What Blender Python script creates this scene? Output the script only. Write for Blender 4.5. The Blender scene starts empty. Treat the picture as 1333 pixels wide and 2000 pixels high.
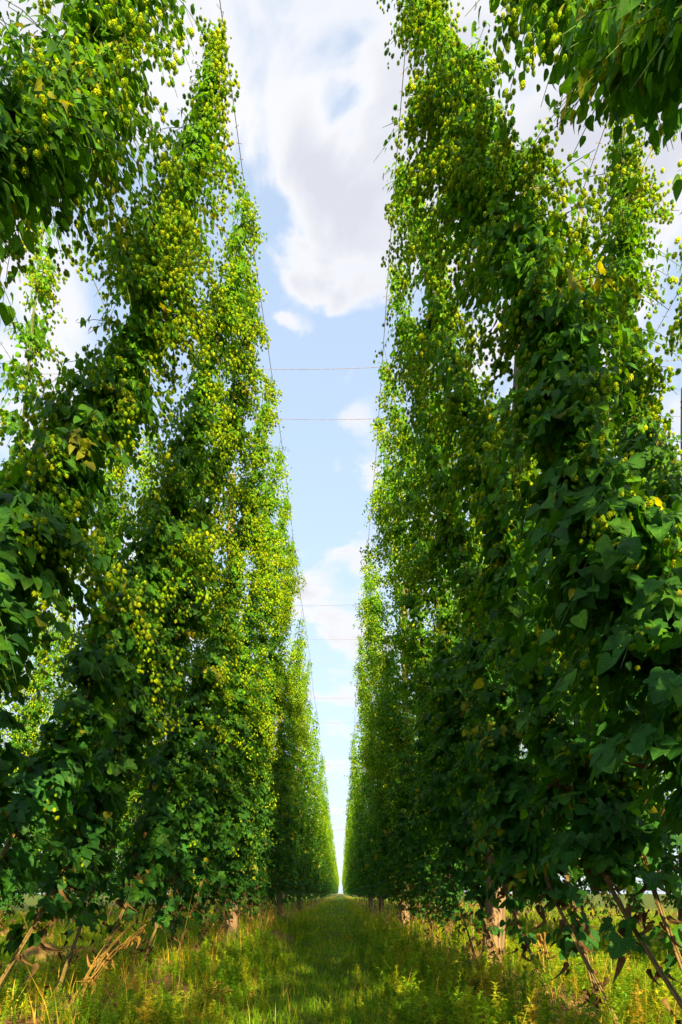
import bpy, math, random
import numpy as np
from mathutils import Vector

# ------------------------------------------------------------------ camera, sky, sun, exposure
S = bpy.context.scene
COL = S.collection
CAM_H = 0.75
cam_data = bpy.data.cameras.new("camera")
cam = bpy.data.objects.new("camera", cam_data)
COL.objects.link(cam)
cam.location = (0, 0, CAM_H)
cam.rotation_euler = (math.radians(90), 0, 0)
cam_data.sensor_fit = 'VERTICAL'
cam_data.sensor_width = 24
cam_data.sensor_height = 36
cam_data.lens = 21.6
cam_data.shift_y = 0.3725
cam_data.shift_x = 0.0
cam_data.clip_start = 0.05
cam_data.clip_end = 3000
S.camera = cam

SUN_EL = math.radians(16)
SUN_AZ = math.radians(12)          # measured from straight behind the camera towards the right
sun_to = Vector((math.sin(SUN_AZ) * math.cos(SUN_EL), -math.cos(SUN_AZ) * math.cos(SUN_EL), math.sin(SUN_EL)))
sd = bpy.data.lights.new("sun", 'SUN')
sd.energy = 5.0
sd.angle = math.radians(0.6)
sd.color = (1.0, 0.80, 0.38)
sun = bpy.data.objects.new("sun", sd)
COL.objects.link(sun)
sun.rotation_euler = sun_to.to_track_quat('Z', 'Y').to_euler()
sun.location = (20, -60, 40)

S.view_settings.view_transform = 'Standard'
S.view_settings.look = 'None'
S.view_settings.gamma = 1
S.view_settings.exposure = 1.75
S.cycles.max_bounces = 7
S.cycles.diffuse_bounces = 3
S.cycles.glossy_bounces = 2
S.cycles.transmission_bounces = 5
S.cycles.caustics_reflective = False
S.cycles.caustics_refractive = False

W = bpy.data.worlds.new("World")
S.world = W
W.use_nodes = True
wn, wl = W.node_tree.nodes, W.node_tree.links
wn.clear()


def mnode(tree_nodes, kind, **kw):
    n = tree_nodes.new(kind)
    for k, v in kw.items():
        setattr(n, k, v)
    return n


def build_world():
    out = wn.new('ShaderNodeOutputWorld')
    bg = wn.new('ShaderNodeBackground')
    bg.inputs['Strength'].default_value = 0.15
    wl.new(bg.outputs[0], out.inputs[0])
    sky = wn.new('ShaderNodeTexSky')
    sky.sky_type = 'NISHITA'
    sky.sun_disc = False
    sky.sun_elevation = SUN_EL
    sky.sun_rotation = math.atan2(sun_to.x, sun_to.y)
    sky.air_density = 1.0
    sky.dust_density = 0.6
    sky.ozone_density = 1.6
    tc = wn.new('ShaderNodeTexCoord')
    sep = wn.new('ShaderNodeSeparateXYZ')
    wl.new(tc.outputs['Generated'], sep.inputs[0])

    def math_(op, a, b=None, c=None):
        n = wn.new('ShaderNodeMath')
        n.operation = op
        for i, v in enumerate((a, b, c)):
            if v is None:
                continue
            if isinstance(v, (int, float)):
                n.inputs[i].default_value = v
            else:
                wl.new(v, n.inputs[i])
        return n.outputs[0]

    def vmath(op, a, b=None):
        n = wn.new('ShaderNodeVectorMath')
        n.operation = op
        for i, v in enumerate((a, b)):
            if v is None:
                continue
            if isinstance(v, tuple):
                n.inputs[i].default_value = v
            else:
                wl.new(v, n.inputs[i])
        return n

    # cloud layer at a constant altitude: direction divided by its height
    zc = math_('MAXIMUM', sep.outputs['Z'], 0.0)
    den = math_('ADD', zc, 0.16)
    comb = wn.new('ShaderNodeCombineXYZ')
    wl.new(math_('DIVIDE', sep.outputs['X'], den), comb.inputs[0])
    wl.new(math_('DIVIDE', sep.outputs['Y'], den), comb.inputs[1])
    nz = wn.new('ShaderNodeTexNoise')
    nz.inputs['Scale'].default_value = 4.6
    nz.inputs['Detail'].default_value = 10
    nz.inputs['Roughness'].default_value = 0.52
    nz.inputs['Distortion'].default_value = 0.35
    wl.new(comb.outputs[0], nz.inputs['Vector'])
    nz2 = wn.new('ShaderNodeTexNoise')
    nz2.inputs['Scale'].default_value = 1.7
    nz2.inputs['Detail'].default_value = 5
    wl.new(comb.outputs[0], nz2.inputs['Vector'])
    # cloud banks and blue openings, placed by direction
    acc = None
    blobs = [  # photograph px, py, radius px, weight
        (650, 410, 150, .30), (560, 290, 110, .08), (640, 430, 100, .30), (560, 225, 55, .14), (670, 280, 45, -.28), (480, 400, 50, -.2), (600, 190, 40, -.12), (590, 60, 180, .13), (560, 170, 50, -.14), (300, 150, 220, .24), (1050, 180, 260, .30),
        (120, 640, 90, .30), (70, 840, 80, .3), (920, 520, 120, .20), (1250, 560, 200, .25), (740, 290, 80, .2),
        (680, 215, 80, -.40), (620, 600, 60, .12), (600, 720, 170, -.22), (660, 640, 120, -.06), (560, 830, 120, -.12),
        (400, 560, 150, -.25), (705, 940, 40, .42), (620, 910, 32, .42), (690, 1055, 40, .3), (650, 1235, 50, .25), (190, 470, 110, -.18),
        (650, 590, 90, -.28), (560, 560, 60, -.2), (585, 600, 32, .5), (680, 665, 28, .42), (600, 770, 40, .2), (720, 800, 40, .2), (590, 255, 30, -.12), (720, 250, 30, -.15), (560, 350, 40, -.12)]
    wob = vmath('SCALE', vmath('SUBTRACT', nz.outputs['Color'], (.5, .5, .5)).outputs[0])
    wob.inputs['Scale'].default_value = 0.22
    gdir = vmath('ADD', tc.outputs['Generated'], wob.outputs[0]).outputs[0]
    for px, py, r, w in blobs:
        d = Vector(((px - 668) / 1200, 1, (1745 - py) / 1200))
        L = d.length
        d.normalize()
        rad = r / 1200 / L
        dist = vmath('DISTANCE', gdir, tuple(d)).outputs['Value']
        g = math_('MULTIPLY', math_('POWER', 2.718, math_('MULTIPLY', math_('POWER', math_('DIVIDE', dist, rad), 2.0), -0.8)), w)
        acc = g if acc is None else math_('ADD', acc, g)
    dens = math_('ADD', math_('ADD', math_('MULTIPLY_ADD', nz.outputs['Fac'], 1.7, -.35), math_('MULTIPLY', nz2.outputs['Fac'], 0.25)), acc)
    mr = wn.new('ShaderNodeMapRange')
    mr.interpolation_type = 'SMOOTHSTEP'
    mr.inputs['From Min'].default_value = 0.60
    mr.inputs['From Max'].default_value = 0.90
    wl.new(dens, mr.inputs['Value'])
    # cloud tone: bright tops, lilac grey where thick
    shade = wn.new('ShaderNodeMapRange')
    shade.inputs['From Min'].default_value = 0.80
    shade.inputs['From Max'].default_value = 1.15
    wl.new(math_('ADD', dens, math_('MULTIPLY', math_('SUBTRACT', nz2.outputs['Fac'], 0.5), 0.8)), shade.inputs['Value'])
    cmix = wn.new('ShaderNodeMix')
    cmix.data_type = 'RGBA'
    cmix.inputs[6].default_value = (1.96, 1.97, 2.04, 1)
    cmix.inputs[7].default_value = (1.5, 1.54, 1.72, 1)
    wl.new(shade.outputs[0], cmix.inputs[0])
    # pale band of thin cloud towards the horizon
    veil = wn.new('ShaderNodeMapRange')
    veil.inputs['From Min'].default_value = 0.62
    veil.inputs['From Max'].default_value = 0.0
    veil.inputs['To Min'].default_value = 0.6
    veil.inputs['To Max'].default_value = 0.92
    wl.new(sep.outputs['Z'], veil.inputs['Value'])
    sgain = wn.new('ShaderNodeMix')
    sgain.data_type = 'RGBA'
    sgain.blend_type = 'MULTIPLY'
    sgain.inputs[0].default_value = 1
    wl.new(sky.outputs[0], sgain.inputs[6])
    sgain.inputs[7].default_value = (.84, .84, .88, 1)
    vm = wn.new('ShaderNodeMix')
    vm.data_type = 'RGBA'
    wl.new(veil.outputs[0], vm.inputs[0])
    wl.new(sgain.outputs[2], vm.inputs[6])
    vm.inputs[7].default_value = (1.42, 1.66, 1.92, 1)
    fin = wn.new('ShaderNodeMix')
    fin.data_type = 'RGBA'
    wl.new(mr.outputs[0], fin.inputs[0])
    wl.new(vm.outputs[2], fin.inputs[6])
    wl.new(cmix.outputs[2], fin.inputs[7])
    wl.new(fin.outputs[2], bg.inputs['Color'])


build_world()

# ------------------------------------------------------------------ helpers


def tag(o, label=None, cat=None, group=None, kind=None):
    if label: o['label'] = label
    if cat: o['category'] = cat
    if group: o['group'] = group
    if kind: o['kind'] = kind
    return o


def empty(name, loc):
    o = bpy.data.objects.new(name, None)
    o.empty_display_size = 0.2
    COL.objects.link(o)
    o.location = loc
    return o


def np_mesh(name, v, f, mat, col=None, uv=None, smooth=False):
    """v (n,3); f (m,3) triangles; col (n,3) per vertex; uv (n,2) per vertex"""
    me = bpy.data.meshes.new(name)
    v = np.ascontiguousarray(v, dtype=np.float32)
    f = np.ascontiguousarray(f, dtype=np.int32)
    n, m, k = len(v), len(f), f.shape[1]
    me.vertices.add(n)
    me.vertices.foreach_set('co', v.ravel())
    me.loops.add(m * k)
    me.loops.foreach_set('vertex_index', f.ravel())
    me.polygons.add(m)
    me.polygons.foreach_set('loop_start', np.arange(0, m * k, k, dtype=np.int32))
    me.polygons.foreach_set('loop_total', np.full(m, k, dtype=np.int32))
    if smooth:
        me.polygons.foreach_set('use_smooth', np.ones(m, dtype=bool))
    me.update(calc_edges=True)
    if col is not None:
        a = me.color_attributes.new('tint', 'FLOAT_COLOR', 'POINT')
        c = np.ones((n, 4), dtype=np.float32)
        c[:, :3] = col
        a.data.foreach_set('color', c.ravel())
    if uv is not None:
        u = me.uv_layers.new(name='uv')
        u.data.foreach_set('uv', np.ascontiguousarray(uv[f.ravel()], dtype=np.float32).ravel())
    me.materials.append(mat)
    me.validate()
    return me


def obj(name, me, parent=None):
    o = bpy.data.objects.new(name, me)
    COL.objects.link(o)
    if parent: o.parent = parent
    return o


class Bag:
    """collects instanced templates into one mesh"""
    def __init__(self):
        self.v, self.f, self.c, self.u, self.n = [], [], [], [], 0

    def add(self, tv, tf, pos, X, Y, Z, scale, col, tuv=None, tcol=None):
        """tv (V,3); frames X,Y,Z (N,3); scale (N,) or (N,3); col (N,3)"""
        N, V = len(pos), len(tv)
        if N == 0: return
        sc = np.asarray(scale, dtype=float)
        if sc.ndim == 1: sc = np.repeat(sc[:, None], 3, 1)
        p = (tv[None, :, 0, None] * sc[:, None, 0, None] * X[:, None, :]
             + tv[None, :, 1, None] * sc[:, None, 1, None] * Y[:, None, :]
             + tv[None, :, 2, None] * sc[:, None, 2, None] * Z[:, None, :]) + pos[:, None, :]
        self.v.append(p.reshape(-1, 3))
        self.f.append((tf[None] + (np.arange(N) * V)[:, None, None] + self.n).reshape(-1, 3))
        c = np.repeat(col, V, 0)
        if tcol is not None:
            c = c * np.tile(tcol, N)[:, None]
        self.c.append(c)
        self.u.append(np.tile(tuv if tuv is not None else np.zeros((V, 2)), (N, 1)))
        self.n += N * V

    def raw(self, v, f, col):
        self.v.append(v); self.f.append(f + self.n)
        self.c.append(np.tile(np.asarray(col, dtype=float), (len(v), 1)) if np.ndim(col) == 1 else col)
        self.u.append(np.zeros((len(v), 2)))
        self.n += len(v)

    def tube(self, path, rad, col, k=5):
        path = np.asarray(path, dtype=float)
        n = len(path)
        rad = np.broadcast_to(np.asarray(rad, dtype=float), (n,))
        d = np.gradient(path, axis=0)
        d /= np.linalg.norm(d, axis=1)[:, None] + 1e-9
        ref = np.array([0.31, 0.95, 0.05]) if abs(d[0, 2]) > .5 else np.array([0.1, 0.1, 1.0])
        a = np.cross(d, ref); a /= np.linalg.norm(a, axis=1)[:, None] + 1e-9
        b = np.cross(d, a)
        th = np.arange(k) * 2 * math.pi / k
        v = path[:, None] + rad[:, None, None] * (np.cos(th)[None, :, None] * a[:, None] + np.sin(th)[None, :, None] * b[:, None])
        i = np.arange(n - 1)[:, None] * k
        j = np.arange(k)[None]
        j2 = (j + 1) % k
        q = np.stack([i + j, i + j2, i + k + j2, i + k + j], -1).reshape(-1, 4)
        f = np.concatenate([q[:, [0, 1, 2]], q[:, [0, 2, 3]]])
        # end caps
        cap = [[0, x, x + 1] for x in range(1, k - 1)] + [[(n - 1) * k, (n - 1) * k + x + 1, (n - 1) * k + x] for x in range(1, k - 1)]
        self.raw(v.reshape(-1, 3), np.concatenate([f, np.array(cap)]), col)

    def mesh(self, name, mat, smooth=False):
        return np_mesh(name, np.concatenate(self.v), np.concatenate(self.f), mat, np.concatenate(self.c), np.concatenate(self.u), smooth)


def unit(a):
    return a / (np.linalg.norm(a, axis=-1, keepdims=True) + 1e-9)


def frames(tip, nrm):
    """Y along the tip, Z near the normal"""
    Y = unit(tip)
    X = unit(np.cross(Y, nrm))
    Z = np.cross(X, Y)
    return X, Y, Z


# ------------------------------------------------------------------ materials
def plant_mat(name, trans=0.35, rough=0.5, spec=0.35, tcol=(1.5, 1.35, 0.5), veins=False, sheen=0.0):
    m = bpy.data.materials.new(name)
    m.use_nodes = True
    n, l = m.node_tree.nodes, m.node_tree.links
    n.clear()
    out = n.new('ShaderNodeOutputMaterial')
    at = n.new('ShaderNodeAttribute'); at.attribute_name = 'tint'
    oi = n.new('ShaderNodeObjectInfo')
    hv = n.new('ShaderNodeHueSaturation')
    mr = n.new('ShaderNodeMapRange')
    mr.inputs['To Min'].default_value = 0.85
    mr.inputs['To Max'].default_value = 1.15
    l.new(oi.outputs['Random'], mr.inputs['Value'])
    l.new(mr.outputs[0], hv.inputs['Value'])
    l.new(at.outputs['Color'], hv.inputs['Color'])
    colr = hv.outputs['Color']
    geo = n.new('ShaderNodeNewGeometry')
    # blotchy variation through each leaf
    tc = n.new('ShaderNodeTexCoord')
    nz = n.new('ShaderNodeTexNoise'); nz.inputs['Scale'].default_value = 60; nz.inputs['Detail'].default_value = 2
    l.new(tc.outputs['Object'], nz.inputs['Vector'])
    mr2 = n.new('ShaderNodeMapRange'); mr2.inputs['From Min'].default_value = .3; mr2.inputs['From Max'].default_value = .7
    mr2.inputs['To Min'].default_value = .8; mr2.inputs['To Max'].default_value = 1.2
    l.new(nz.outputs['Fac'], mr2.inputs['Value'])
    mx = n.new('ShaderNodeVectorMath'); mx.operation = 'SCALE'
    l.new(colr, mx.inputs[0]); l.new(mr2.outputs[0], mx.inputs['Scale'])
    colr = mx.outputs[0]
    bump_out = None
    if veins:
        uv = n.new('ShaderNodeUVMap'); uv.uv_map = 'uv'
        sp = n.new('ShaderNodeSeparateXYZ'); l.new(uv.outputs[0], sp.inputs[0])
        ab = n.new('ShaderNodeMath'); ab.operation = 'ABSOLUTE'; l.new(sp.outputs[0], ab.inputs[0])
        # side veins: v - |u|*0.9 repeated
        a1 = n.new('ShaderNodeMath'); a1.operation = 'MULTIPLY_ADD'; a1.inputs[1].default_value = -0.9
        l.new(ab.outputs[0], a1.inputs[0]); l.new(sp.outputs[1], a1.inputs[2])
        a2 = n.new('ShaderNodeMath'); a2.operation = 'MULTIPLY'; a2.inputs[1].default_value = 40.0; l.new(a1.outputs[0], a2.inputs[0])
        a3 = n.new('ShaderNodeMath'); a3.operation = 'SINE'; l.new(a2.outputs[0], a3.inputs[0])
        a4 = n.new('ShaderNodeMapRange'); a4.inputs['From Min'].default_value = .75; a4.inputs['From Max'].default_value = 1; l.new(a3.outputs[0], a4.inputs['Value'])
        b1 = n.new('ShaderNodeMapRange'); b1.inputs['From Min'].default_value = .035; b1.inputs['From Max'].default_value = .0; l.new(ab.outputs[0], b1.inputs['Value'])
        mxv = n.new('ShaderNodeMath'); mxv.operation = 'MAXIMUM'; l.new(a4.outputs[0], mxv.inputs[0]); l.new(b1.outputs[0], mxv.inputs[1])
        sc = n.new('ShaderNodeMath'); sc.operation = 'MULTIPLY_ADD'; sc.inputs[1].default_value = .55; sc.inputs[2].default_value = 1.0
        l.new(mxv.outputs[0], sc.inputs[0])
        m3 = n.new('ShaderNodeVectorMath'); m3.operation = 'SCALE'
        l.new(colr, m3.inputs[0]); l.new(sc.outputs[0], m3.inputs['Scale'])
        colr = m3.outputs[0]
        bp = n.new('ShaderNodeBump'); bp.inputs['Strength'].default_value = .35; bp.inputs['Distance'].default_value = .004
        bp.invert = True
        l.new(mxv.outputs[0], bp.inputs['Height'])
        bump_out = bp.outputs[0]
    pr = n.new('ShaderNodeBsdfPrincipled')
    pr.inputs['Roughness'].default_value = rough
    pr.inputs['Specular IOR Level'].default_value = spec
    l.new(colr, pr.inputs['Base Color'])
    if bump_out: l.new(bump_out, pr.inputs['Normal'])
    tr = n.new('ShaderNodeBsdfTranslucent')
    tm = n.new('ShaderNodeVectorMath'); tm.operation = 'MULTIPLY'; tm.inputs[1].default_value = tcol
    l.new(colr, tm.inputs[0]); l.new(tm.outputs[0], tr.inputs[0])
    ms = n.new('ShaderNodeMixShader'); ms.inputs[0].default_value = trans
    l.new(pr.outputs[0], ms.inputs[1]); l.new(tr.outputs[0], ms.inputs[2])
    l.new(ms.outputs[0], out.inputs[0])
    return m


M_LEAF = plant_mat('hop_leaf', .45, .5, .22, (2.0, 1.65, .2), veins=True)
M_LEAF_FAR = plant_mat('hop_leaf_distant', .45, .55, .2, (2.0, 1.65, .2))
M_CONE = plant_mat('hop_cone', .5, .6, .2, (1.35, 1.35, .3))
M_STEM = plant_mat('hop_stem', .0, .75, .2)
M_DEAD = plant_mat('dry_leaf', .35, .8, .15, (1.3, 1.0, .6))
M_GRASS = plant_mat('grass_blade', .55, .5, .3, (1.9, 1.75, .35))
M_WEED = plant_mat('weed_leaf', .55, .5, .3, (1.9, 1.75, .35))


def simple_mat(name, col, rough=.7, metallic=0, noise=None):
    m = bpy.data.materials.new(name); m.use_nodes = True
    n, l = m.node_tree.nodes, m.node_tree.links
    p = n['Principled BSDF']
    p.inputs['Base Color'].default_value = (*col, 1)
    p.inputs['Roughness'].default_value = rough
    p.inputs['Metallic'].default_value = metallic
    if noise:
        tc = n.new('ShaderNodeTexCoord'); nz = n.new('ShaderNodeTexNoise')
        nz.inputs['Scale'].default_value = noise[0]; nz.inputs['Detail'].default_value = 6
        l.new(tc.outputs['Object'], nz.inputs['Vector'])
        cr = n.new('ShaderNodeValToRGB')
        cr.color_ramp.elements[0].position = .35; cr.color_ramp.elements[1].position = .65
        cr.color_ramp.elements[0].color = (*[c * noise[1] for c in col], 1)
        cr.color_ramp.elements[1].color = (*[min(1, c * noise[2]) for c in col], 1)
        l.new(nz.outputs['Fac'], cr.inputs[0]); l.new(cr.outputs[0], p.inputs['Base Color'])
    return m


M_WIRE = simple_mat('galvanised_wire', (.22, .15, .13), .8, .1, (30, .6, 1.3))


def wood_mat():
    m = bpy.data.materials.new('weathered_pole_wood'); m.use_nodes = True
    n, l = m.node_tree.nodes, m.node_tree.links
    p = n['Principled BSDF']; p.inputs['Roughness'].default_value = .85
    tc = n.new('ShaderNodeTexCoord'); mp = n.new('ShaderNodeMapping')
    mp.inputs['Scale'].default_value = (26, 26, 1.6)
    l.new(tc.outputs['Object'], mp.inputs[0])
    nz = n.new('ShaderNodeTexNoise'); nz.inputs['Scale'].default_value = 1.5; nz.inputs['Detail'].default_value = 8
    nz.inputs['Distortion'].default_value = .6
    l.new(mp.outputs[0], nz.inputs['Vector'])
    cr = n.new('ShaderNodeValToRGB')
    e = cr.color_ramp.elements
    e[0].position = .32; e[0].color = (.07, .04, .025, 1)
    e[1].position = .7; e[1].color = (.22, .13, .07, 1)
    k = e.new(.5); k.color = (.2, .13, .08, 1)
    l.new(nz.outputs['Fac'], cr.inputs[0]); l.new(cr.outputs[0], p.inputs['Base Color'])
    b = n.new('ShaderNodeBump'); b.inputs['Strength'].default_value = .8; b.inputs['Distance'].default_value = .02
    l.new(nz.outputs['Fac'], b.inputs['Height']); l.new(b.outputs[0], p.inputs['Normal'])
    return m


M_WOOD = wood_mat()

# ------------------------------------------------------------------ leaf, cone and weed templates


def fan_leaf(outline, fold=.18, droop=.25, extra=0.0):
    """outline: right half from base to tip as (x, y); folded along the midrib, drooping to the tip. length 1"""
    R = np.array(outline, dtype=float)
    mid_y = [0.0, 0.3, 0.62, 1.0]
    def z(x, y): return -droop * y * y + fold * abs(x) - extra * abs(x) ** 2
    mids = np.array([[0, y, z(0, y)] for y in mid_y])
    right = np.array([[x, y, z(x, y)] for x, y in R[:-1]])      # last outline point is the tip itself
    left = right * [-1, 1, 1]
    v = np.concatenate([mids, right, left])
    f = []
    nR = len(right)
    for s, off in ((1, 4), (-1, 4 + nR)):
        chain = [off + i for i in range(nR)] + [3]
        cy = np.array([v[c][1] for c in chain])
        cur = 0
        for a, b in zip(chain[:-1], chain[1:]):
            # mid vertex nearest in height to this edge
            my = (v[a][1] + v[b][1]) / 2
            t = cur
            while t < 2 and my > (mid_y[t] + mid_y[t + 1]) / 2 + .1: t += 1
            if t != cur:
                for q in range(cur, t):
                    f.append([q, a, q + 1] if s > 0 else [q, q + 1, a])
                cur = t
            f.append([cur, a, b] if s > 0 else [cur, b, a])
        for q in range(cur, 2):
            f.append([q, chain[-2], q + 1] if s > 0 else [q, q + 1, chain[-2]])
    return v, np.array(f), v[:, :2].copy()


LOBED = fan_leaf([(0.03, 0.0), (.24, -.12), (.40, -.03), (.50, .10), (.47, .22), (.62, .40), (.60, .56), (.42, .52), (.27, .47), (.34, .66), (.24, .84), (.1, .95), (0, 1)], .22, .3)
HEART = fan_leaf([(0.02, 0.0), (.2, -.1), (.38, .0), (.47, .2), (.42, .42), (.34, .62), (.18, .82), (0, 1)], .25, .35)
OVATE = fan_leaf([(0.02, 0.0), (.25, .02), (.36, .28), (.26, .6), (.12, .84), (0, 1)], .3, .35)
# four-triangle leaf for distant bines
SIMPLE = (np.array([[0, 0, 0], [.42, .35, .12], [0, 1, -.3], [-.42, .35, .12], [0, .45, -.03]]), np.array([[0, 1, 4], [1, 2, 4], [2, 3, 4], [3, 0, 4]]), np.zeros((5, 2)))
QUAD = (np.array([[0, 0, 0], [.45, .4, .1], [0, 1, -.25], [-.45, .4, .1]]), np.array([[0, 1, 2], [0, 2, 3]]), np.zeros((4, 2)))


def cone_template(rings, k, bracts):
    """hanging hop cone, length 1 along +Y, overlapping papery bracts"""
    v, f, c = [], [], []
    if bracts:
        # inner body
        pr = [(0.0, .05), (.25, .33), (.55, .36), (.85, .2), (1.0, .02)]
        for y, r in pr:
            for j in range(k):
                a = 2 * math.pi * j / k
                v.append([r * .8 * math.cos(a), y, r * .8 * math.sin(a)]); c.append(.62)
        for i in range(len(pr) - 1):
            for j in range(k):
                a, b = i * k + j, i * k + (j + 1) % k
                f += [[a, b, b + k], [a, b + k, a + k]]
        for i in range(rings):
            y0 = i / rings * .82
            r0 = .40 * math.sin(math.pi * (.14 + .80 * y0 / .82)) + .03
            for j in range(k):
                a = 2 * math.pi * (j + .5 * (i % 2)) / k
                w = .62
                o = len(v)
                def P(ang, r, y): return [r * math.cos(ang), y, r * math.sin(ang)]
                v += [P(a - w, r0 * .92, y0), P(a + w, r0 * .92, y0), P(a, r0 * 1.22, y0 + .30), P(a, r0 * 1.12, y0 + .05)]
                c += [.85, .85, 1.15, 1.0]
                f += [[o, o + 3, o + 2], [o + 3, o + 1, o + 2], [o, o + 1, o + 3]]
    else:
        pr = [(0.0, .06), (.22, .36), (.55, .42), (.82, .24), (1.0, .02)] if rings > 3 else [(0.0, .1), (.35, .42), (.75, .34), (1.0, .03)]
        for i, (y, r) in enumerate(pr):
            for j in range(k):
                a = 2 * math.pi * (j + .5 * (i % 2)) / k
                rr = r * (1.12 if (i + j) % 2 else .86)
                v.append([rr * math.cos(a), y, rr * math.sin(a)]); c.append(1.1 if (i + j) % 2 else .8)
        for i in range(len(pr) - 1):
            for j in range(k):
                a, b = i * k + j, i * k + (j + 1) % k
                f += [[a, b, b + k], [a, b + k, a + k]]
    return np.array(v, dtype=float), np.array(f), np.array(c)


CONE_HI = cone_template(5, 5, True)
CONE_MID = cone_template(5, 6, False)
CONE_LO = cone_template(3, 4, False)

H_TOP = 6.95       # height of the cables
V_OUT = 0.83       # how far a bine leans sideways
LEAN = 0.37        # how far it leans along the row per metre


CURVES = {   # how far before its top a bine stands at each height
    'A': ([0, .4, 1, 1.7, 2.43, 3.08, 3.86, 4.65, 5.8, 6.95], [-3.55, -3.1, -2.55, -2.07, -1.63, -1.22, -.82, -.54, -.25, 0]),
    'B': ([0, .3, .6, 1, 6.95], [-3.37, -2.92, -2.55, -2.2, 0]),
    'C': ([0, .5, 1, 2, 3.0, 3.5, 4.2, 6.95], [-4.6, -4.1, -3.6, -2.7, -1.5, -1.08, -.80, 0])}
CURVE = 'B'


def set_curve(c):
    global CURVE
    CURVE = c


def spine(h, xs):
    """position along the string, relative to the foot"""
    h = np.asarray(h, dtype=float)
    ks, vs = CURVES[CURVE]
    yy = sum(np.interp(np.clip(h + d, 0, 6.95), ks, vs) for d in (-.3, -.15, 0, .15, .3)) / 5
    y0 = sum(np.interp(max(d, 0), ks, vs) for d in (-.3, -.15, 0, .15, .3)) / 5
    return np.stack([xs * V_OUT * h / H_TOP, yy - y0, h], -1)


def foot_back():
    return float(spine(6.95, 1)[1])


def radius(h, ht, fat=1.0):
    """foliage radius at height h"""
    k = np.array([0, .4, .7, 1.0, 1.6, 2.6, 3.8, 5.0, 6.0, 7.0])
    r = np.array([.04, .08, .20, .30, .36, .38, .37, .33, .28, .25])
    base = np.interp(h, k, r)
    tip = np.clip((ht - h) / 1.1, 0, 1) ** .6 * .8 + .2
    return base * tip * fat * .66


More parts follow.
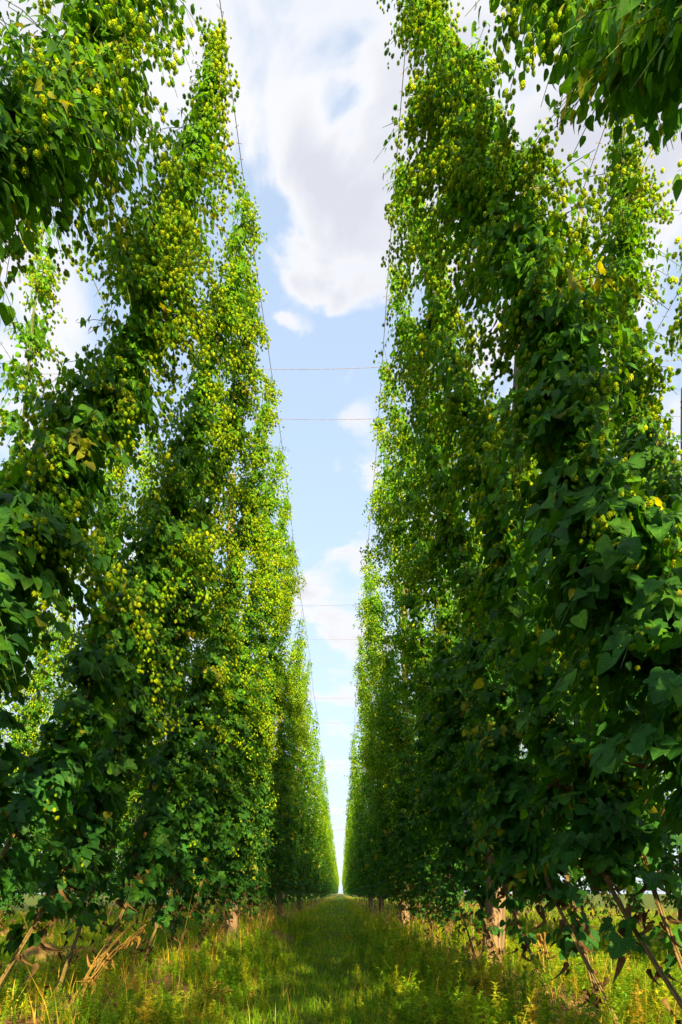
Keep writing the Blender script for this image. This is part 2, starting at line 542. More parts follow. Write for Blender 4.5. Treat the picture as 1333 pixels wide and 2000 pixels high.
def make_foliage(rng, xs, ht, lod, fat=1.0, n_arms=170, cone_w=1.0, dens=1.0):
    n_arms = int(n_arms * (1.9 if lod < 2 else 1.2))
    """returns (foliage Bag, cone Bag, arm Bag)"""
    leaf, cone, arm = Bag(), Bag(), Bag()
    # arms: density rises after the bare foot
    hs = rng.uniform(.35, ht, n_arms * 2)
    keep = rng.random(len(hs)) < np.interp(hs, [.35, .8, 1.3, 2, 3, 4], [.04, .3, .6, .75, .85, 1.0])
    hs = hs[keep][:n_arms]
    n = len(hs)
    az = rng.uniform(0, 2 * math.pi, n)
    # lumps: slow variation of the outline with height and bearing
    ph = rng.uniform(0, 6.28, 6)
    lump = 1 + .28 * np.sin(hs * 2.1 + ph[0] + np.cos(az + ph[3])) + .22 * np.sin(hs * 5.3 + ph[1] + 1.7 * np.sin(az + ph[4])) + .15 * np.sin(hs * 11 + ph[2])
    L = radius(hs, ht, fat) * lump * rng.uniform(.55, 1.25, n) * 1.05
    lng = rng.random(n) < .07
    L = np.where(lng, L * rng.uniform(1.2, 1.5, n), L)
    L = np.clip(L, .06, .95)
    base = spine(hs, xs)
    wob = np.stack([np.sin(hs * 3 + ph[4]) * .025, np.cos(hs * 2.6 + ph[5]) * .025, np.zeros(n)], -1)
    base = base + wob
    out = np.stack([np.cos(az), np.sin(az), np.zeros(n)], -1)
    rise = rng.uniform(.1, .6, n); sag = rng.uniform(.35, 1.1, n)
    yellow_arm = rng.random(n) < .02
    K = 12 if lod == 0 else (8 if lod == 1 else 4)
    step = {0: .034, 1: .040, 2: .10}[lod] / dens
    for k in range(K):
        u = (k + .6) / K
        # number of nodes grows with the arm's length
        act = (L / step) > k + .3
        nk = np.minimum(np.floor(L / step + .7), K)
        u = np.clip((k + .7) / np.maximum(nk, 1), 0, 1)
        sel = np.where(act)[0]
        if len(sel) == 0: continue
        us, Ls = u[sel], L[sel]
        p = base[sel] + out[sel] * (Ls * us)[:, None]
        p[:, 2] += Ls * (rise[sel] * us - sag[sel] * us ** 2)
        for s in (0, 1):
            m = len(sel)
            side = np.stack([-out[sel][:, 1], out[sel][:, 0], np.zeros(m)], -1) * (1 if s else -1)
            hsel = hs[sel]
            big = np.interp(hsel, [0, 1, 2.5, 4, 7], [.072, .095, .080, .058, .045])
            size = big * (1.12 - .55 * us) * rng.uniform(.6, 1.25, m)
            if lod == 2: size = size * 1.75
            if lod == 1: size = size * 1.05
            tip = out[sel] * rng.uniform(.2, .9, m)[:, None] + side * rng.uniform(.2, 1, m)[:, None] + np.array([0, 0, -1]) * rng.uniform(.15, 1.2, m)[:, None]
            nrm = out[sel] * rng.uniform(.2, 1.1, m)[:, None] + np.array([0, 0, 1]) * rng.uniform(.3, 1.2, m)[:, None] + rng.normal(0, .35, (m, 3))
            X, Y, Z = frames(tip, nrm)
            q = p + side * (size * .35)[:, None] + rng.normal(0, .012, (m, 3))
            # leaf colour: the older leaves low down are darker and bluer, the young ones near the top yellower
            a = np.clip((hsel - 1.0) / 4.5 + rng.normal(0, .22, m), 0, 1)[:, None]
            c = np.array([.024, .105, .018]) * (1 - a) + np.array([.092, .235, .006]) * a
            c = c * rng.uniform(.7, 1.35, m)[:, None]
            yl = (yellow_arm[sel] & (rng.random(m) < .8)) | (rng.random(m) < .012)
            c = np.where(yl[:, None], np.array([.26, .28, .02]) * rng.uniform(.6, 1.2, m)[:, None], c)
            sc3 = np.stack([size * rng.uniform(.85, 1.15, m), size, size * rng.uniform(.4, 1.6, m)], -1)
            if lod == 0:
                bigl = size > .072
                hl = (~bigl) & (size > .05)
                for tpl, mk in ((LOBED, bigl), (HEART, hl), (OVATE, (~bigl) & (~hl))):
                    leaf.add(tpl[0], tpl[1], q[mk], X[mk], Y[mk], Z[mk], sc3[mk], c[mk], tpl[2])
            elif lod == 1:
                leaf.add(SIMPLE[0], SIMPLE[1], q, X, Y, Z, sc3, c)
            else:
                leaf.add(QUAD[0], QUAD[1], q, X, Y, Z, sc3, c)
        # cones hang in clusters from the outer nodes
        cp = np.interp(hs[sel], [0, 1.2, 2.2, 3.5, 5, 7], [0, .05, .4, .95, 1.2, 1.2]) * np.interp(us, [0, .3, .6, 1], [.15, .6, 1, 1]) * cone_w * .8
        patch = np.clip(.38 + .42 * np.sin(hs[sel] * 3.1 + ph[2] + az[sel]) + .3 * np.sin(hs[sel] * 8.3 + 2 * az[sel]), .05, 1)
        csel = sel[rng.random(len(sel)) < cp * patch]
        if len(csel):
            pc = base[csel] + out[csel] * (L[csel] * u[csel])[:, None]
            pc[:, 2] += L[csel] * (rise[csel] * u[csel] - sag[csel] * u[csel] ** 2)
            reps = {0: 9, 1: 8, 2: 3}[lod]
            pc = np.repeat(pc, reps, 0)
            oc = np.repeat(out[csel], reps, 0)
            m = len(pc)
            dn = rng.uniform(.0, .11, m)
            pc = pc + rng.normal(0, .022, (m, 3)) + oc * rng.uniform(0, .06, m)[:, None] + np.array([0, 0, -1]) * dn[:, None]
            tip = np.array([0, 0, -1]) + rng.normal(0, .28, (m, 3)) + oc * .15
            X, Y, Z = frames(tip, oc + rng.normal(0, .2, (m, 3)))
            size = rng.uniform(.013, .031, m) * (1.9 if lod == 2 else 1.0)
            wdt = size * rng.uniform(.75, .95, m)
            a = rng.beta(1.6, 1.6, m)[:, None]
            c = np.array([.13, .38, .012]) * (1 - a) + np.array([.58, .63, .012]) * a
            ct = (CONE_HI, CONE_MID, CONE_LO)[lod]
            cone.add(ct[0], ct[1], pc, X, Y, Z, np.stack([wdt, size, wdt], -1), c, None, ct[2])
    # side arms and tendrils as thin stems
    if lod == 0:
        for i in range(n):
            if L[i] < .12: continue
            us = np.linspace(0, 1.08, 5)
            pth = base[i] + out[i] * (L[i] * us)[:, None]
            pth[:, 2] += L[i] * (rise[i] * us - sag[i] * us ** 2)
            arm.tube(pth, np.linspace(.0030, .0012, 5), (.07, .12, .03), 3)
    return leaf, cone, arm


def make_stem(rng, xs, ht, lod):
    b = Bag()
    n = 60 if lod == 0 else 22
    hs = np.linspace(0, min(ht + .02, H_TOP), n)
    p = spine(hs, xs)
    k = 3 if lod == 0 else 2
    for j in range(k):
        a = hs * 3.2 + j * 2 * math.pi / k
        r = .0075 if lod == 0 else .015
        pj = p + np.stack([np.cos(a), np.sin(a) * .6, np.zeros(n)], -1) * r * np.clip(hs * 4 + .6, 0, 1)[:, None]
        rr = np.interp(hs, [0, .5, 3, 7], [.0052, .0050, .0045, .003])
        cc = np.where(hs[:, None] < 1.2, np.array([[.17, .12, .045]]), np.array([[.09, .11, .035]]))
        kk = 5 if lod == 0 else 3
        b.tube(pj, rr, np.repeat(cc, kk, 0), kk)
    return b


def make_string(ht, xs):
    b = Bag()
    hs = np.linspace(0, H_TOP, 12)
    p = spine(hs, xs) + np.array([0.004, 0, 0])
    b.tube(p, .0022, (.10, .07, .05), 3)
    return b


def make_dead(rng, xs, n=48):
    """withered brown leaves hanging from the bare lower stem"""
    b = Bag()
    hs = rng.uniform(.2, 1.35, n)
    p = spine(hs, xs) + rng.normal(0, .05, (n, 3))
    size = rng.uniform(.03, .085, n)
    tip = np.array([0, 0, -1]) + rng.normal(0, .25, (n, 3))
    X, Y, Z = frames(tip, rng.normal(0, 1, (n, 3)))
    c = np.array([.13, .08, .033]) * rng.uniform(.4, 1.5, n)[:, None]
    sc = np.stack([size * .55, size, size * 3.2], -1)
    b.add(OVATE[0], OVATE[1], p, X, Y, Z, sc, c, OVATE[2])
    return b


GROUP = 'hop bines trained up strings to the overhead wires'


def new_bine(rng, xs, ht, lod, fat=1.0, n_arms=190, cone_w=1.0, dens=1.0, dead=False):
    leaf, cone, arm = make_foliage(rng, xs, ht, lod, fat, n_arms, cone_w, dens)
    root = empty('hop_bine', (0, 0, 0))
    obj('foliage', leaf.mesh('foliage', M_LEAF if lod == 0 else M_LEAF_FAR), root)
    tag(obj('hop_cones', cone.mesh('hop_cones', M_CONE), root), kind='stuff')
    st = make_stem(rng, xs, ht, lod)
    if lod == 0:
        st.v += arm.v; st.f += [f + st.n for f in arm.f]; st.c += arm.c; st.u += arm.u; st.n += arm.n
    obj('stem', st.mesh('stem', M_STEM, True), root)
    obj('string', make_string(ht, xs).mesh('string', M_STEM), root)
    if dead:
        obj('withered_leaves', make_dead(rng, xs).mesh('withered_leaves', M_DEAD), root)
    return root


def copy_bine(root, loc):
    r = root.copy(); COL.objects.link(r); r.location = loc
    for ch in root.children:
        c = ch.copy(); COL.objects.link(c); c.parent = r
    return r


# ------------------------------------------------------------------ ground
ROWS = [-10.66, -7.66, -4.66, -1.66, 1.31, 4.31, 7.31, 10.31]


def ground_z(x, y):
    x = np.asarray(x, dtype=float); y = np.asarray(y, dtype=float)
    z = .012 * np.sin(x * 3.1 + y * .7) + .010 * np.sin(y * 2.3 - x) + .008 * np.sin(x * 7 + 2 * np.sin(y * 1.7))
    d = np.min(np.abs(x[..., None] - np.array(ROWS)), -1)
    z = z + .10 * np.exp(-(d / .32) ** 2) * (1 + .35 * np.sin(y * 2.9 + x) + .25 * np.sin(y * 7.1))
    for cx in (-.62, .38):           # two shallow wheel tracks in the lane
        z = z - .02 * np.exp(-((x - cx) / .16) ** 2)
    for mx, my, mr, mh in MOUNDS:
        q = ((x - mx) ** 2 + ((y - my) * .8) ** 2) / mr ** 2
        z = z + mh * np.exp(-q * 1.3) * (1 + .18 * np.sin(x * 31 + y * 17) + .12 * np.sin(x * 57 - y * 43))
    return z


def ground_point(px, py):
    s = (py - 1745) / CAM_H
    return (px - 668) / s, 1200 / s


MOUNDS = []
for px, py, r, h in ((85, 1885, .30, .20), (20, 1850, .3, .14), (330, 1945, .22, .12), (375, 1960, .2, .10), (545, 1838, .30, .18), (150, 1868, .3, .1),
                     (1290, 1860, .5, .12), (690, 1752, 2, .02)):
    gx, gy = ground_point(px, py)
    MOUNDS.append((gx, gy, r, h))


def build_ground():
    xs = np.concatenate([[-400, -120, -50, -25, -14], np.arange(-11, 11.01, .07), [14, 25, 50, 120, 400]])
    ys = np.concatenate([[-400, -100, -30, -8, 0], np.arange(1, 14, .07), np.arange(14, 40, .3), [45, 55, 70, 100, 150, 250, 400, 900, 2000]])
    Xg, Yg = np.meshgrid(xs, ys)
    Z = ground_z(Xg, Yg)
    Z = np.where((np.abs(Xg) > 12) | (Yg > 45) | (Yg < 0), 0, Z)
    rng = np.random.default_rng(5)
    rowd = np.min(np.abs(Xg[..., None] - np.array(ROWS)), -1)
    Z = Z + rng.normal(0, 1, Z.shape) * np.where((rowd < .45) & (Yg < 14) & (Yg > .5), .012, .003) * (np.abs(Xg) < 11)
    v = np.stack([Xg, Yg, Z], -1).reshape(-1, 3)
    nx, ny = len(xs), len(ys)
    i = (np.arange(ny - 1)[:, None] * nx + np.arange(nx - 1)[None]).ravel()
    f = np.concatenate([np.stack([i, i + 1, i + nx + 1], -1), np.stack([i, i + nx + 1, i + nx], -1)])
    m = bpy.data.materials.new('soil_and_turf'); m.use_nodes = True
    n, l = m.node_tree.nodes, m.node_tree.links
    p = n['Principled BSDF']; p.inputs['Roughness'].default_value = .95; p.inputs['Specular IOR Level'].default_value = .1
    tc = n.new('ShaderNodeTexCoord')
    nz = n.new('ShaderNodeTexNoise'); nz.inputs['Scale'].default_value = 9; nz.inputs['Detail'].default_value = 10; nz.inputs['Roughness'].default_value = .65
    l.new(tc.outputs['Object'], nz.inputs['Vector'])
    soil = n.new('ShaderNodeValToRGB'); e = soil.color_ramp.elements
    e[0].position = .3; e[0].color = (.09, .045, .02, 1); e[1].position = .72; e[1].color = (.42, .24, .11, 1)
    l.new(nz.outputs['Fac'], soil.inputs[0])
    turf = n.new('ShaderNodeValToRGB'); e = turf.color_ramp.elements
    e[0].position = .3; e[0].color = (.05, .09, .012, 1); e[1].position = .7; e[1].color = (.17, .20, .03, 1)
    l.new(nz.outputs['Fac'], turf.inputs[0])
    at = n.new('ShaderNodeAttribute'); at.attribute_name = 'tint'
    mx = n.new('ShaderNodeMix'); mx.data_type = 'RGBA'
    l.new(at.outputs['Fac'], mx.inputs[0]); l.new(turf.outputs[0], mx.inputs[6]); l.new(soil.outputs[0], mx.inputs[7])
    l.new(mx.outputs[2], p.inputs['Base Color'])
    b = n.new('ShaderNodeBump'); b.inputs['Strength'].default_value = .9; b.inputs['Distance'].default_value = .03
    l.new(nz.outputs['Fac'], b.inputs['Height']); l.new(b.outputs[0], p.inputs['Normal'])
    d = rowd
    soilw = np.clip(1.25 - d / .42, 0, 1)
    for mx_, my_, mr_, mh_ in MOUNDS:
        soilw = np.maximum(soilw, np.exp(-((Xg - mx_) ** 2 + (Yg - my_) ** 2) / (mr_ * 1.2) ** 2))
    me = np_mesh('ground', v, f, m, np.repeat(soilw.reshape(-1, 1), 3, 1), None, True)
    o = obj('ground', me)
    tag(o, 'bare brown soil and turf of the hop yard floor', kind='structure')


build_ground()


def in_view(x, y, pad=1.3):
    return (y > 2.6) & (np.abs(x) < .56 * y * pad + .8)


def build_grass():
    rng = np.random.default_rng(11)
    b = Bag()
    blade = (np.array([[-.5, 0, 0], [.5, 0, 0], [-.36, .5, .06], [.36, .5, .06], [0, 1, .30]]), np.array([[0, 1, 3], [0, 3, 2], [2, 3, 4]]))
    zones = [(2.6, 6, 1700, 1.0), (6, 11, 800, 1.35), (11, 22, 260, 2.2), (22, 50, 60, 4.0), (50, 120, 10, 8.0)]
    for y0, y1, dn, wmul in zones:
        half = min(.56 * y1 * 1.2 + .8, 11)
        N = int((y1 - y0) * 2 * half * dn)
        x = rng.uniform(-half, half, N); y = rng.uniform(y0, y1, N)
        ok = in_view(x, y, 1.2)
        d = np.min(np.abs(x[:, None] - np.array(ROWS)), -1)
        clump = np.sin(x * 5.3 + 2 * np.sin(y * 3.1)) * np.sin(y * 4.7 + 1.5 * np.sin(x * 2.9)) + .5 * np.sin(x * 13 + y * 11)
        ok &= rng.random(N) < np.clip(.75 + .3 * clump, .15, 1) * np.where(d < .35, .38, 1)
        for mx, my, mr, mh in MOUNDS[:-1]:
            ok &= ~((((x - mx) ** 2 + (y - my) ** 2) < (mr * .95) ** 2) & (rng.random(N) < .93))
        x, y, d, clump = x[ok], y[ok], d[ok], clump[ok]
        N = len(x)
        lane = np.abs(x + .17)
        tall = np.interp(d, [0, .3, .7, 1.0, 1.5], [1.1, 1.5, 1.35, .8, .62])
        Hh = .085 * tall * rng.lognormal(0, .35, N) * (1 + .25 * clump)
        a = rng.uniform(0, 6.283, N)
        lean = rng.uniform(.05, .75, N)
        Y = unit(np.stack([np.cos(a) * lean, np.sin(a) * lean, np.ones(N)], -1))
        nr = np.stack([np.cos(a), np.sin(a), -lean * 0 + .1 * np.ones(N)], -1)
        X, Y, Z = frames(Y, nr)
        pos = np.stack([x, y, ground_z(x, y) - .004], -1)
        w = rng.uniform(.0035, .0075, N) * wmul
        t = rng.random(N)[:, None]
        g = np.array([.10, .25, .010]) * (1 - t) + np.array([.27, .40, .018]) * t
        g = g * (1 + .25 * clump[:, None])
        dry = rng.random(N) < np.interp(d, [0, .5, 1.0, 1.5], [.32, .26, .09, .05])
        g = np.where(dry[:, None], np.array([.56, .40, .06]) * rng.uniform(.6, 1.15, N)[:, None], g)
        Hh = np.where(dry & (rng.random(N) < .4), Hh * 2.3, Hh)
        b.add(blade[0], blade[1], pos, X, Y, Z, np.stack([w, Hh, Hh], -1), g)
    o = obj('grass', b.mesh('grass', M_GRASS))
    tag(o, 'fresh green grass with dry straws covering the lane and the strips between rows', 'grass', kind='stuff')


def weed_template(rng, style):
    v, f, u = Bag(), None, None
    b = Bag()
    H = 1.0
    nseg = 6
    hs = np.linspace(0, H, nseg)
    bend = rng.uniform(-.12, .12, 2)
    def st(h): return np.stack([bend[0] * h ** 2, bend[1] * h ** 2, h], -1)
    b.tube(st(hs), np.linspace(.011, .004, nseg), (.9, .9, .8), 3)
    nodes = 20 if style != 2 else 14
    for k in range(nodes):
        h = .1 + .9 * (k + .5) / nodes
        p0 = st(np.array([h]))[0]
        m = 3 if style == 0 else 2
        a0 = rng.uniform(0, 6.28)
        a = a0 + np.arange(m) * 2 * math.pi / m
        o_ = np.stack([np.cos(a), np.sin(a), np.zeros(m)], -1)
        up = rng.uniform(.1, .9, m) + (h > .85) * .8
        tip = o_ + np.array([0, 0, 1]) * up[:, None]
        X, Y, Z = frames(tip, np.array([0, 0, 1]) + rng.normal(0, .25, (m, 3)) - o_ * .2)
        ln = (.17 - .07 * h) * rng.uniform(.7, 1.25, m) * (1.25 if style == 1 else 1)
        wd = ln * (.42 if style == 0 else (.85 if style == 1 else .3))
        b.add(SIMPLE[0], SIMPLE[1], np.repeat(p0[None], m, 0), X, Y, Z, np.stack([wd, ln, ln], -1), np.ones((m, 3)) * rng.uniform(.8, 1.25))
    if style in (0, 1):   # side shoots
        for k in range(4):
            h = rng.uniform(.15, .6)
            p0 = st(np.array([h]))[0]
            a = rng.uniform(0, 6.28)
            e = p0 + np.array([math.cos(a) * .25, math.sin(a) * .25, .25])
            b.tube(np.array([p0, (p0 + e) / 2 + [0, 0, -.03], e]), .004, (.9, .9, .8), 3)
            m = 5
            t = rng.uniform(.3, 1, m)[:, None]
            o_ = unit(rng.normal(0, 1, (m, 3)) * [1, 1, .4])
            X, Y, Z = frames(o_ + [0, 0, .5], np.array([0, 0, 1]) + rng.normal(0, .3, (m, 3)))
            ln = rng.uniform(.08, .17, m)
            b.add(SIMPLE[0], SIMPLE[1], p0 + (e - p0) * t, X, Y, Z, np.stack([ln * .6, ln, ln], -1), np.ones((m, 3)))
    return np.concatenate(b.v), np.concatenate(b.f), np.concatenate(b.c)[:, 1]


def build_weeds():
    rng = np.random.default_rng(23)
    tpls = [weed_template(rng, s) for s in (0, 1, 2, 0, 1, 0)]
    b = Bag()
    for y0, y1, dn, sm in [(2.7, 7, 190, 1.0), (7, 14, 70, 1.1), (14, 26, 20, 1.5), (26, 60, 4, 2.2)]:
        half = min(.56 * y1 * 1.15 + .6, 10.5)
        N = int((y1 - y0) * 2 * half * dn)
        x = rng.uniform(-half, half, N); y = rng.uniform(y0, y1, N)
        d = np.min(np.abs(x[:, None] - np.array(ROWS)), -1)
        lane = np.abs(x + .17)
        pr = np.interp(d, [0, .25, .5, .9, 1.15, 1.5], [.35, .6, 1, .85, .6, .5])
        clump = np.sin(x * 2.3 + 2 * np.sin(y * 1.9)) * np.sin(y * 2.7 + x)
        ok = in_view(x, y, 1.15) & (rng.random(N) < pr * (.75 + .35 * clump))
        for mx, my, mr, mh in MOUNDS[:-1]:
            ok &= ~(((x - mx) ** 2 + (np.where(y < my, (y - my) * .6, y - my)) ** 2 < (mr * 1.0) ** 2) & (rng.random(N) < .9))
        x, y, d = x[ok], y[ok], d[ok]
        N = len(x)
        Hh = np.interp(d, [0, .5, .9, 1.2, 1.5], [.17, .22, .20, .115, .085]) * np.clip(rng.lognormal(0, .38, N), .3, 1.7) * np.where(x < -.2, .78, .85)
        a = rng.uniform(0, 6.283, N)
        tl = rng.normal(0, .12, (N, 2))
        Z = unit(np.stack([tl[:, 0], tl[:, 1], np.ones(N)], -1))
        X = unit(np.cross(np.stack([np.cos(a), np.sin(a), np.zeros(N)], -1), Z))
        Y = np.cross(Z, X)
        pos = np.stack([x, y, ground_z(x, y) - .01], -1)
        t = rng.random(N)[:, None]
        c = np.array([.10, .26, .012]) * (1 - t) + np.array([.30, .44, .02]) * t
        tp = rng.integers(0, len(tpls), N)
        c = np.where((rng.random(N) < .22)[:, None], np.array([.44, .50, .03]) * rng.uniform(.8, 1.1, N)[:, None], c)  # brighter yellow on some plants: sunlit tips put into the colour
        dry = rng.random(N) < np.interp(d, [0, .4, .9, 1.2], [.14, .09, .05, .02])
        c = np.where(dry[:, None], np.array([.46, .38, .05]) * rng.uniform(.5, 1.2, N)[:, None], c)
        for k, T in enumerate(tpls):
            mk = tp == k
            w = Hh[mk] * rng.uniform(.8, 1.2, mk.sum())
            b.add(T[0], T[1], pos[mk], X[mk], Y[mk], Z[mk], np.stack([w, w, Hh[mk]], -1), c[mk], None, T[2])
    o = obj('weeds', b.mesh('weeds', M_WEED))
    tag(o, 'leafy weeds and dry stalks growing knee high along the foot of the hop rows', 'weeds', kind='stuff')


build_grass()
build_weeds()

# ------------------------------------------------------------------ poles, cables
CABLES = {'left outer': -2.49, 'left inner': -.83, 'right inner': .48, 'right outer': 2.14, 'left second': -3.83, 'right second': 3.48,
          'left second outer': -5.49, 'right second outer': 5.14}


def ord_word(i):
    return ('first', 'second', 'third', 'fourth', 'fifth', 'sixth', 'seventh', 'eighth', 'ninth', 'tenth', 'eleventh', 'twelfth',
            'thirteenth', 'fourteenth', 'fifteenth', 'sixteenth')[i]


def build_pole(x, y, lean=(0, 0), seed=0):
    rng = np.random.default_rng(seed)
    root = empty('hop_pole', (x, y, 0))
    n, k = 40, 20
    hs = np.linspace(-.15, H_TOP + .12, n)
    th = np.arange(k) * 2 * math.pi / k
    prof = 1 + .06 * np.sin(th * 3 + 1) + .05 * np.sin(th * 7 + 2)
    rad = np.interp(hs, [0, 1, 7], [.092, .084, .06])
    v = np.stack([rad[:, None] * prof[None] * np.cos(th)[None] * (1 + .04 * np.sin(hs * 5)[:, None]) + (lean[0] * hs)[:, None],
                  rad[:, None] * prof[None] * np.sin(th)[None] + (lean[1] * hs)[:, None],
                  np.repeat(hs[:, None], k, 1)], -1)
    # cracks running down the trunk
    for _ in range(5):
        j = rng.integers(0, k); a, c = sorted(rng.integers(2, n, 2))
        v[a:c, j, :2] *= 1
        v[a:c, j, 0] -= np.cos(th[j]) * .012; v[a:c, j, 1] -= np.sin(th[j]) * .012
    i = np.arange(n - 1)[:, None] * k; j = np.arange(k)[None]; j2 = (j + 1) % k
    q = np.stack([i + j, i + j2, i + k + j2, i + k + j], -1).reshape(-1, 4)
    f = np.concatenate([q[:, [0, 1, 2]], q[:, [0, 2, 3]], np.array([[(n - 1) * k, (n - 1) * k + t, (n - 1) * k + t + 1] for t in range(1, k - 1)])])
    obj('pole_shaft', np_mesh('pole_shaft', v.reshape(-1, 3), f, M_WOOD, None, None, True), root)
    b = Bag()
    for hh in (H_TOP - .05, H_TOP - .12):   # wire wraps holding the cables
        a = np.linspace(0, 2 * math.pi, 17)
        b.tube(np.stack([np.cos(a) * .066 + lean[0] * hh, np.sin(a) * .066 + lean[1] * hh, np.full(17, hh)], -1), .004, (.3, .25, .22), 4)
    obj('wire_wrap', b.mesh('wire_wrap', M_WIRE), root)
    return root


pole_spots = [(1.31, 5.35, 'brown wooden hop pole standing in the weeds at the foot of the near right row', (.05, 0)),
              (1.31, 12.6, 'weathered pole next behind the nearest brown pole in the right row', (0, 0)),
              (1.31, 20.0, None, (0, 0)), (1.31, 27.4, None, (0, 0)),
              (-1.66, 9.3, 'weathered hop pole hidden among the bines of the left row', (0, 0)), (-1.66, 16.7, None, (0, 0)),
              (-1.66, 24.1, None, (0, 0)), (4.31, 7.66, 'sunlit hop pole of the second row at the right edge of the photo', (0, 0)),
              (4.31, 15.1, None, (0, 0)), (-4.66, 15.8, None, (0, 0))]
for i, (x, y, lab, ln) in enumerate(pole_spots):   # each pole stands on the centre line of its row
    r = build_pole(x, y, ln, i)
    tag(r, lab or 'distant hop pole almost hidden inside the hop foliage', 'pole', 'wooden poles carrying the hop trellis')

y_far = 262
for nm, x in CABLES.items():
    b = Bag()
    ys = np.arange(-14, y_far, 1.5)
    sag = .03 * np.sin(ys * math.pi / 7.4) ** 2
    xx = x + .015 * np.sin(ys * .9)
    b.tube(np.stack([xx, ys, H_TOP - sag], -1), .0030, (.2, .15, .13), 4)
    # second strand twisted with it and short knots of leftover string ends
    yk = np.arange(2.2, 24, .11)
    rng = np.random.default_rng(int(abs(x) * 100))
    for yy in yk:
        a = rng.uniform(0, 6.28); l = rng.uniform(.015, .045)
        c = np.array([x + .015 * math.sin(yy * .9), yy, H_TOP - .03 * math.sin(yy * math.pi / 7.4) ** 2])
        e = np.array([math.cos(a), rng.normal(0, .3), math.sin(a)]) * l
        b.tube(np.array([c - e * .6, c + e]), .0022, (.12, .09, .08), 3)
    root = obj('trellis_wire', b.mesh('trellis_wire', M_WIRE))
    words = {'left inner': 'long knotted wire above the left edge of the lane, carrying the left bines',
             'right inner': 'long knotted wire above the right edge of the lane, carrying the right bines',
             'left outer': 'knotted wire over the far side of the first left row',
             'right outer': 'knotted wire over the far side of the first right row',
             'left second': 'knotted wire over the near side of the second left row',
             'right second': 'knotted wire over the near side of the second right row',
             'left second outer': 'wire over the far side of the second left row',
             'right second outer': 'wire over the far side of the second right row'}
    tag(root, words[nm], 'wire', 'long wires running along the hop rows')

# cross cables over the lane: (y, height, half span)
for i, (yy, hz, tilt) in enumerate([(7.25, H_TOP + .04, .006), (7.95, H_TOP - .02, 0), (13.2, H_TOP + .04, .006), (14.85, H_TOP - .02, 0), (19.5, H_TOP + .04, .004), (22.1, H_TOP - .02, 0), (29.5, H_TOP, 0)]):
    b = Bag()
    xs_ = np.linspace(-10.5, 10.2, 60)
    z = hz + tilt * xs_ * 3.0 - .05 * np.abs(np.sin((xs_ - 1.31) * math.pi / 3.0))
    b.tube(np.stack([xs_, np.full(60, yy), z], -1), .0030, (.3, .24, .21), 4)
    o = obj('cross_wire', b.mesh('cross_wire', M_WIRE))
    tag(o, ord_word(i) + ' thin cross wire spanning the sky over the lane, counted from the nearest', 'wire', 'cross wires spanning the lane')

# ------------------------------------------------------------------ hop bines
# explicit bines near the camera: line -> [(distance of the top, top height, fatness, arms, cone weight)]
HERO = {
    'L': [(3.41, 6.95, 1.12, 350, .42), (4.32, 6.75, 1.06, 300, 1.0), (5.42, 6.9, .92, 230, 1.2), (6.1, 6.75, .98, 240, 1.1), (7.35, 6.9, 1.0, 230, 1.1), (8.4, 6.8, 1.0, 220, 1.0), (9.5, 6.9, 1.0, 200, 1.0), (10.6, 6.85, 1.0, 200, 1.0)],
    'R': [(3.08, 6.95, .98, 230, .3), (4.12, 6.95, 1.25, 320, 1.1), (5.15, 6.85, .92, 210, 1.0), (5.95, 6.85, .95, 200, .9), (6.95, 6.7, .95, 190, .8), (7.95, 6.9, .95, 190, .9)],
    'LO': [(5.2, 6.6, .8, 85, .7), (6.7, 5.6, .9, 170, .8)],
    'RO': [(3.5, 6.9, .9, 180, .9), (4.6, 6.85, .95, 190, 1.1), (5.5, 6.7, .95, 190, 1.1), (6.5, 5.4, .95, 180, .9)],
}
LINES = {  # foot x, lean sign
    'L': (-1.66, 1), 'LO': (-1.66, -1), 'R': (1.31, -1), 'RO': (1.31, 1), 'L2': (-4.66, 1), 'L2O': (-4.66, -1), 'R2': (4.31, -1), 'R2O': (4.31, 1)}
near_words = {
    'L': ['dark leafy bine overhanging the upper left corner of the photo',
          'tall dark bine left of the lane, its tip at the top edge of the photo',
          'slim sunlit yellow green bine left of the lane, right behind the tall dark one',
          'fourth bine from the front left of the lane, behind the slim yellow green one',
          'sunlit bine left of the lane under the nearest cross wire, fifth from the front',
          'leafy bine left of the lane just past the nearest cross wires',
          'seventh hop bine from the front left of the lane', 'eighth hop bine from the front left of the lane'],
    'R': ['dark silhouetted bine hanging into the upper right corner of the photo',
          'biggest full bine right of the lane, yellow cones up to the top edge',
          'bine right of the lane with its tip just left of the biggest right hand bine',
          'dense bine right of the lane, fourth from the front',
          'dark bine right of the lane leaning past the brown pole, fifth from the front',
          'dense bine right of the lane near the nearest cross wires, sixth from the front'],
    'LO': ['thin airy bine at the left edge with sky showing round it',
           'short bine on the far side of the tall dark left bine'],
    'RO': ['bine leaning outward at the right edge below the dark corner bine',
           'sunlit bine at the right edge with bright yellow cones, under the dark corner bine',
           'bright outward leaning bine just right of the biggest right hand bine',
           'short outward leaning bine filling the gap right of the lane'],
}


def place_root(r, line, yt, flip=False):
    fx, sg = LINES[line]
    r.location = (fx, yt - foot_back(), 0)


seed = 100
for line, lst in HERO.items():
    fx, sg = LINES[line]
    for i, (yt, ht, fat, na, cw) in enumerate(lst):
        rng = np.random.default_rng(seed); seed += 1
        set_curve('C' if (line, i) in (('R', 0), ('L', 0)) else ('A' if sg > 0 else 'B'))
        r = new_bine(rng, sg, ht, 0, fat, na, cw, 1.0, dead=True)
        place_root(r, line, yt)
        tag(r, near_words[line][i], 'hop bine', GROUP)

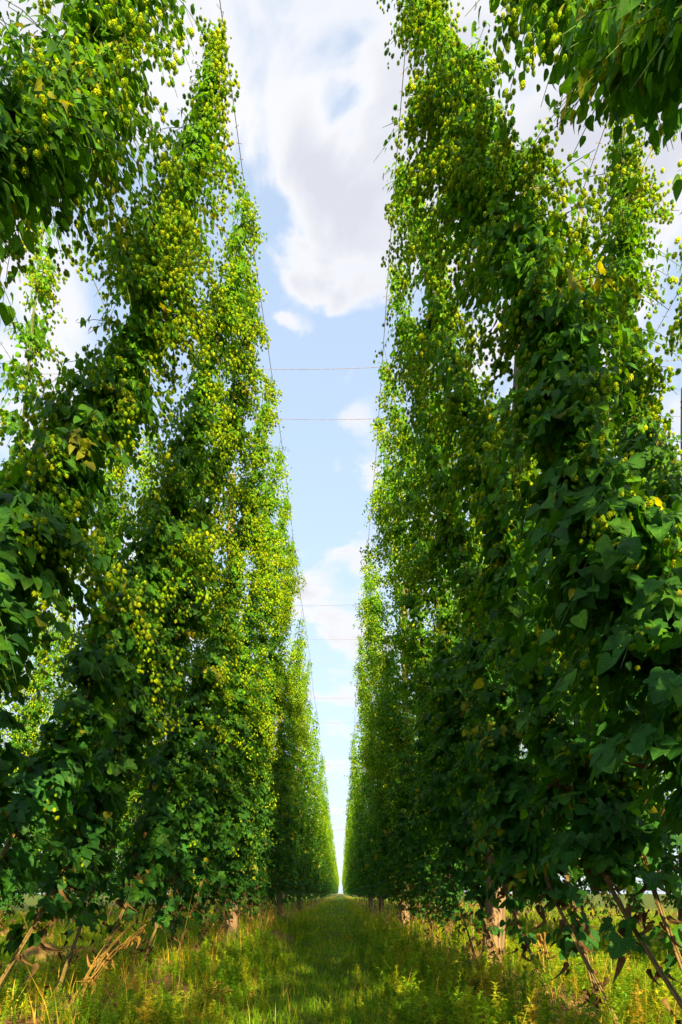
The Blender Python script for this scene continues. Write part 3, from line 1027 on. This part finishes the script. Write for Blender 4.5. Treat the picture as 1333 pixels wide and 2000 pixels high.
# variants for the rest
rngv = np.random.default_rng(77)
BACK = {}
for s_ in (1, -1):
    set_curve('A' if s_ > 0 else 'B'); BACK[s_] = foot_back()


def curved(s, *a):
    set_curve('A' if s > 0 else 'B')
    return new_bine(*a)


VAR0 = {s: [curved(s, np.random.default_rng(300 + i + (s > 0) * 40), s, ht, 1, f, 190, 1.0, 1.0, True) for i, (ht, f) in enumerate([(6.9, 1.1), (6.75, 1.15), (6.9, 1.05), (6.7, 1.15), (6.85, 1.15)])] for s in (1, -1)}
VAR2 = {s: [curved(s, np.random.default_rng(500 + i + (s > 0) * 40), s, ht, 2, f, 170, 1.0, 1.0, False) for i, (ht, f) in enumerate([(6.9, 1.0), (6.7, 1.05), (6.85, .95), (6.4, 1.05)])] for s in (1, -1)}
used = set()


def put(line, yt, far, label):
    fx, sg = LINES[line]
    pool = (VAR2 if far else VAR0)[sg]
    k = int(rngv.integers(0, len(pool)))
    src = pool[k]
    if src.name in used:
        r = copy_bine(src, (0, 0, 0))
    else:
        used.add(src.name); r = src
    r.location = (fx + rngv.normal(0, .06), yt - BACK[sg], 0)
    s = rngv.uniform(.92, 1.06)
    r.scale = (s, s, rngv.uniform(.965, 1.0))
    tag(r, label, 'hop bine', GROUP)


where = {'L': 'left of the lane', 'R': 'right of the lane', 'LO': 'on the far side of the first left row', 'RO': 'on the far side of the first right row',
         'L2': 'on the near side of the second left row', 'R2': 'on the near side of the second right row',
         'L2O': 'on the far side of the second left row', 'R2O': 'on the far side of the second right row'}
starts = {'L': (11.7, 62), 'R': (8.95, 62), 'LO': (7.8, 44), 'RO': (8.4, 44), 'L2': (4.4, 40), 'R2': (4.2, 40), 'L2O': (5.4, 36), 'R2O': (5.2, 36)}
n_ind = 0
ends = {}
for line, (y0, y1) in starts.items():
    y = y0; i = 0
    first = len(HERO.get(line, []))
    while y < y1:
        far = y > 17
        if line == 'L2' and 6.0 < y < 8.9:
            y += 1.1; continue
        if line in 'LR' and i < 8:
            lab = f'{ord_word(first + i)} hop bine from the front {where[line]}'
        elif y < 17:
            lab = f'nearer hop bine {where[line]}, close to the front'
        else:
            lab = f'distant hop bine {where[line]}'
        put(line, y, far, lab)
        n_ind += 1
        y += 1.12 * rngv.uniform(.85, 1.15); i += 1
    ends[line] = y
print('individual bines', n_ind)


def build_mass():
    """all further bines and unseen ones added behind the camera for shade: too many to count, one mass of low detail"""
    rng = np.random.default_rng(9)
    base = []
    for s in (1, -1):
        set_curve('A' if s > 0 else 'B')
        for j in range(3):
            lf, cn, _ = make_foliage(np.random.default_rng(900 + j + (s > 0) * 9), s, 6.85 - .15 * j, 2, 1.1, 95, .9)
            V = np.concatenate(lf.v + cn.v); F = np.concatenate(lf.f + [f + lf.n for f in cn.f]); C = np.concatenate(lf.c + cn.c)
            base.append((s, V, F, C))
    b = Bag()
    specs = []
    for fx, sg, a, z in [(-1.66, 1, ends['L'], 250), (1.31, -1, ends['R'], 250), (-1.66, -1, ends['LO'], 110), (1.31, 1, ends['RO'], 110),
                         (-4.66, 1, ends['L2'], 80), (4.31, -1, ends['R2'], 80), (-4.66, -1, ends['L2O'], 70), (4.31, 1, ends['R2O'], 70),
                         (-7.66, 1, 5, 70), (-7.66, -1, 6, 60), (-10.66, 1, 8, 60)]:
        specs.append((fx, sg, a, z))
    specs += [(1.31, 1, -5, 1.2), (-1.66, 1, -6, 2.2), (1.31, -1, -6, .9), (-13.66, 1, 8, 60), (-16.66, 1, 12, 60)]  # runs starting behind the camera: unseen bines added to shade the near ones
    for fx, sg, a, z in specs:
        y = a
        while y < z:
            cand = [q for q in base if q[0] == sg]
            s_, V, F, C = cand[int(rng.integers(0, 3))]
            v = V * [1, 1, rng.uniform(.94, 1.0)] + np.array([fx + rng.normal(0, .07), y - BACK[sg], 0])
            b.raw(v, F, C)
            y += (1.15 if y < 80 else 1.5) * rng.uniform(.85, 1.15)
    o = obj('distant_and_shading_hop_rows', b.mesh('distant_and_shading_hop_rows', M_LEAF_FAR))
    tag(o, 'far off hop foliage towards the horizon, with unseen shading bines added behind the camera', 'hop foliage', kind='stuff')
    print('mass tris', sum(len(f) for f in b.f))


build_mass()

# ------------------------------------------------------------------ dry stalk bundle leaning in the weeds, lower left


def dry_stalks(x, y, dx, dy, h, n, seed, label):
    rng = np.random.default_rng(seed)
    root = empty('dry_stalks', (x, y, 0))
    b = Bag(); lf = Bag()
    for i in range(n):
        o = rng.normal(0, .02, 3); o[2] = 0
        e = np.array([dx, dy, h]) * rng.uniform(.75, 1.05) + rng.normal(0, .035, 3)
        t = np.linspace(0, 1, 9)[:, None]
        p = o + e * t + np.sin(t * math.pi) * np.array([0, 0, .05]) + rng.normal(0, .004, (9, 3))
        p[:, 2] += ground_z(np.array([x]), np.array([y]))[0] * 1.0 - .02
        b.tube(p, np.linspace(.006, .003, 9), np.array([.50, .33, .085]) * rng.uniform(.6, 1.15), 4)
        m = 5
        k = rng.integers(2, 9, m)
        X, Y, Z = frames(rng.normal(0, 1, (m, 3)) + [0, 0, -1.0], rng.normal(0, 1, (m, 3)))
        s = rng.uniform(.03, .09, m)
        lf.add(OVATE[0], OVATE[1], p[k], X, Y, Z, np.stack([s * .4, s, s * 2], -1), np.array([.42, .25, .07]) * rng.uniform(.5, 1.2, (m, 1)), OVATE[2])
    obj('stalks', b.mesh('stalks', M_DEAD), root)
    obj('dry_leaves', lf.mesh('dry_leaves', M_DEAD), root)
    tag(root, label, 'dry stalks', 'dry hop stalks in the weeds')


gx, gy = ground_point(140, 1998)
dry_stalks(gx, gy, .12, .75, .42, 9, 1, 'straw yellow bundle of dry stalks leaning in the weeds at the lower left')
gx, gy = ground_point(395, 1990)
dry_stalks(gx, gy, .03, .3, .22, 5, 2, 'small tuft of dry stalks by the soil heap near the lower left of the lane')
gx, gy = ground_point(520, 1830)
dry_stalks(gx, gy, .18, .5, .62, 6, 3, 'dry stalks leaning beside the left row, at the end of the lane shade')
gx, gy = ground_point(1075, 1940)
dry_stalks(gx, gy, -.05, .1, .42, 5, 4, 'brown dry stalks in the weeds right of the brown pole')
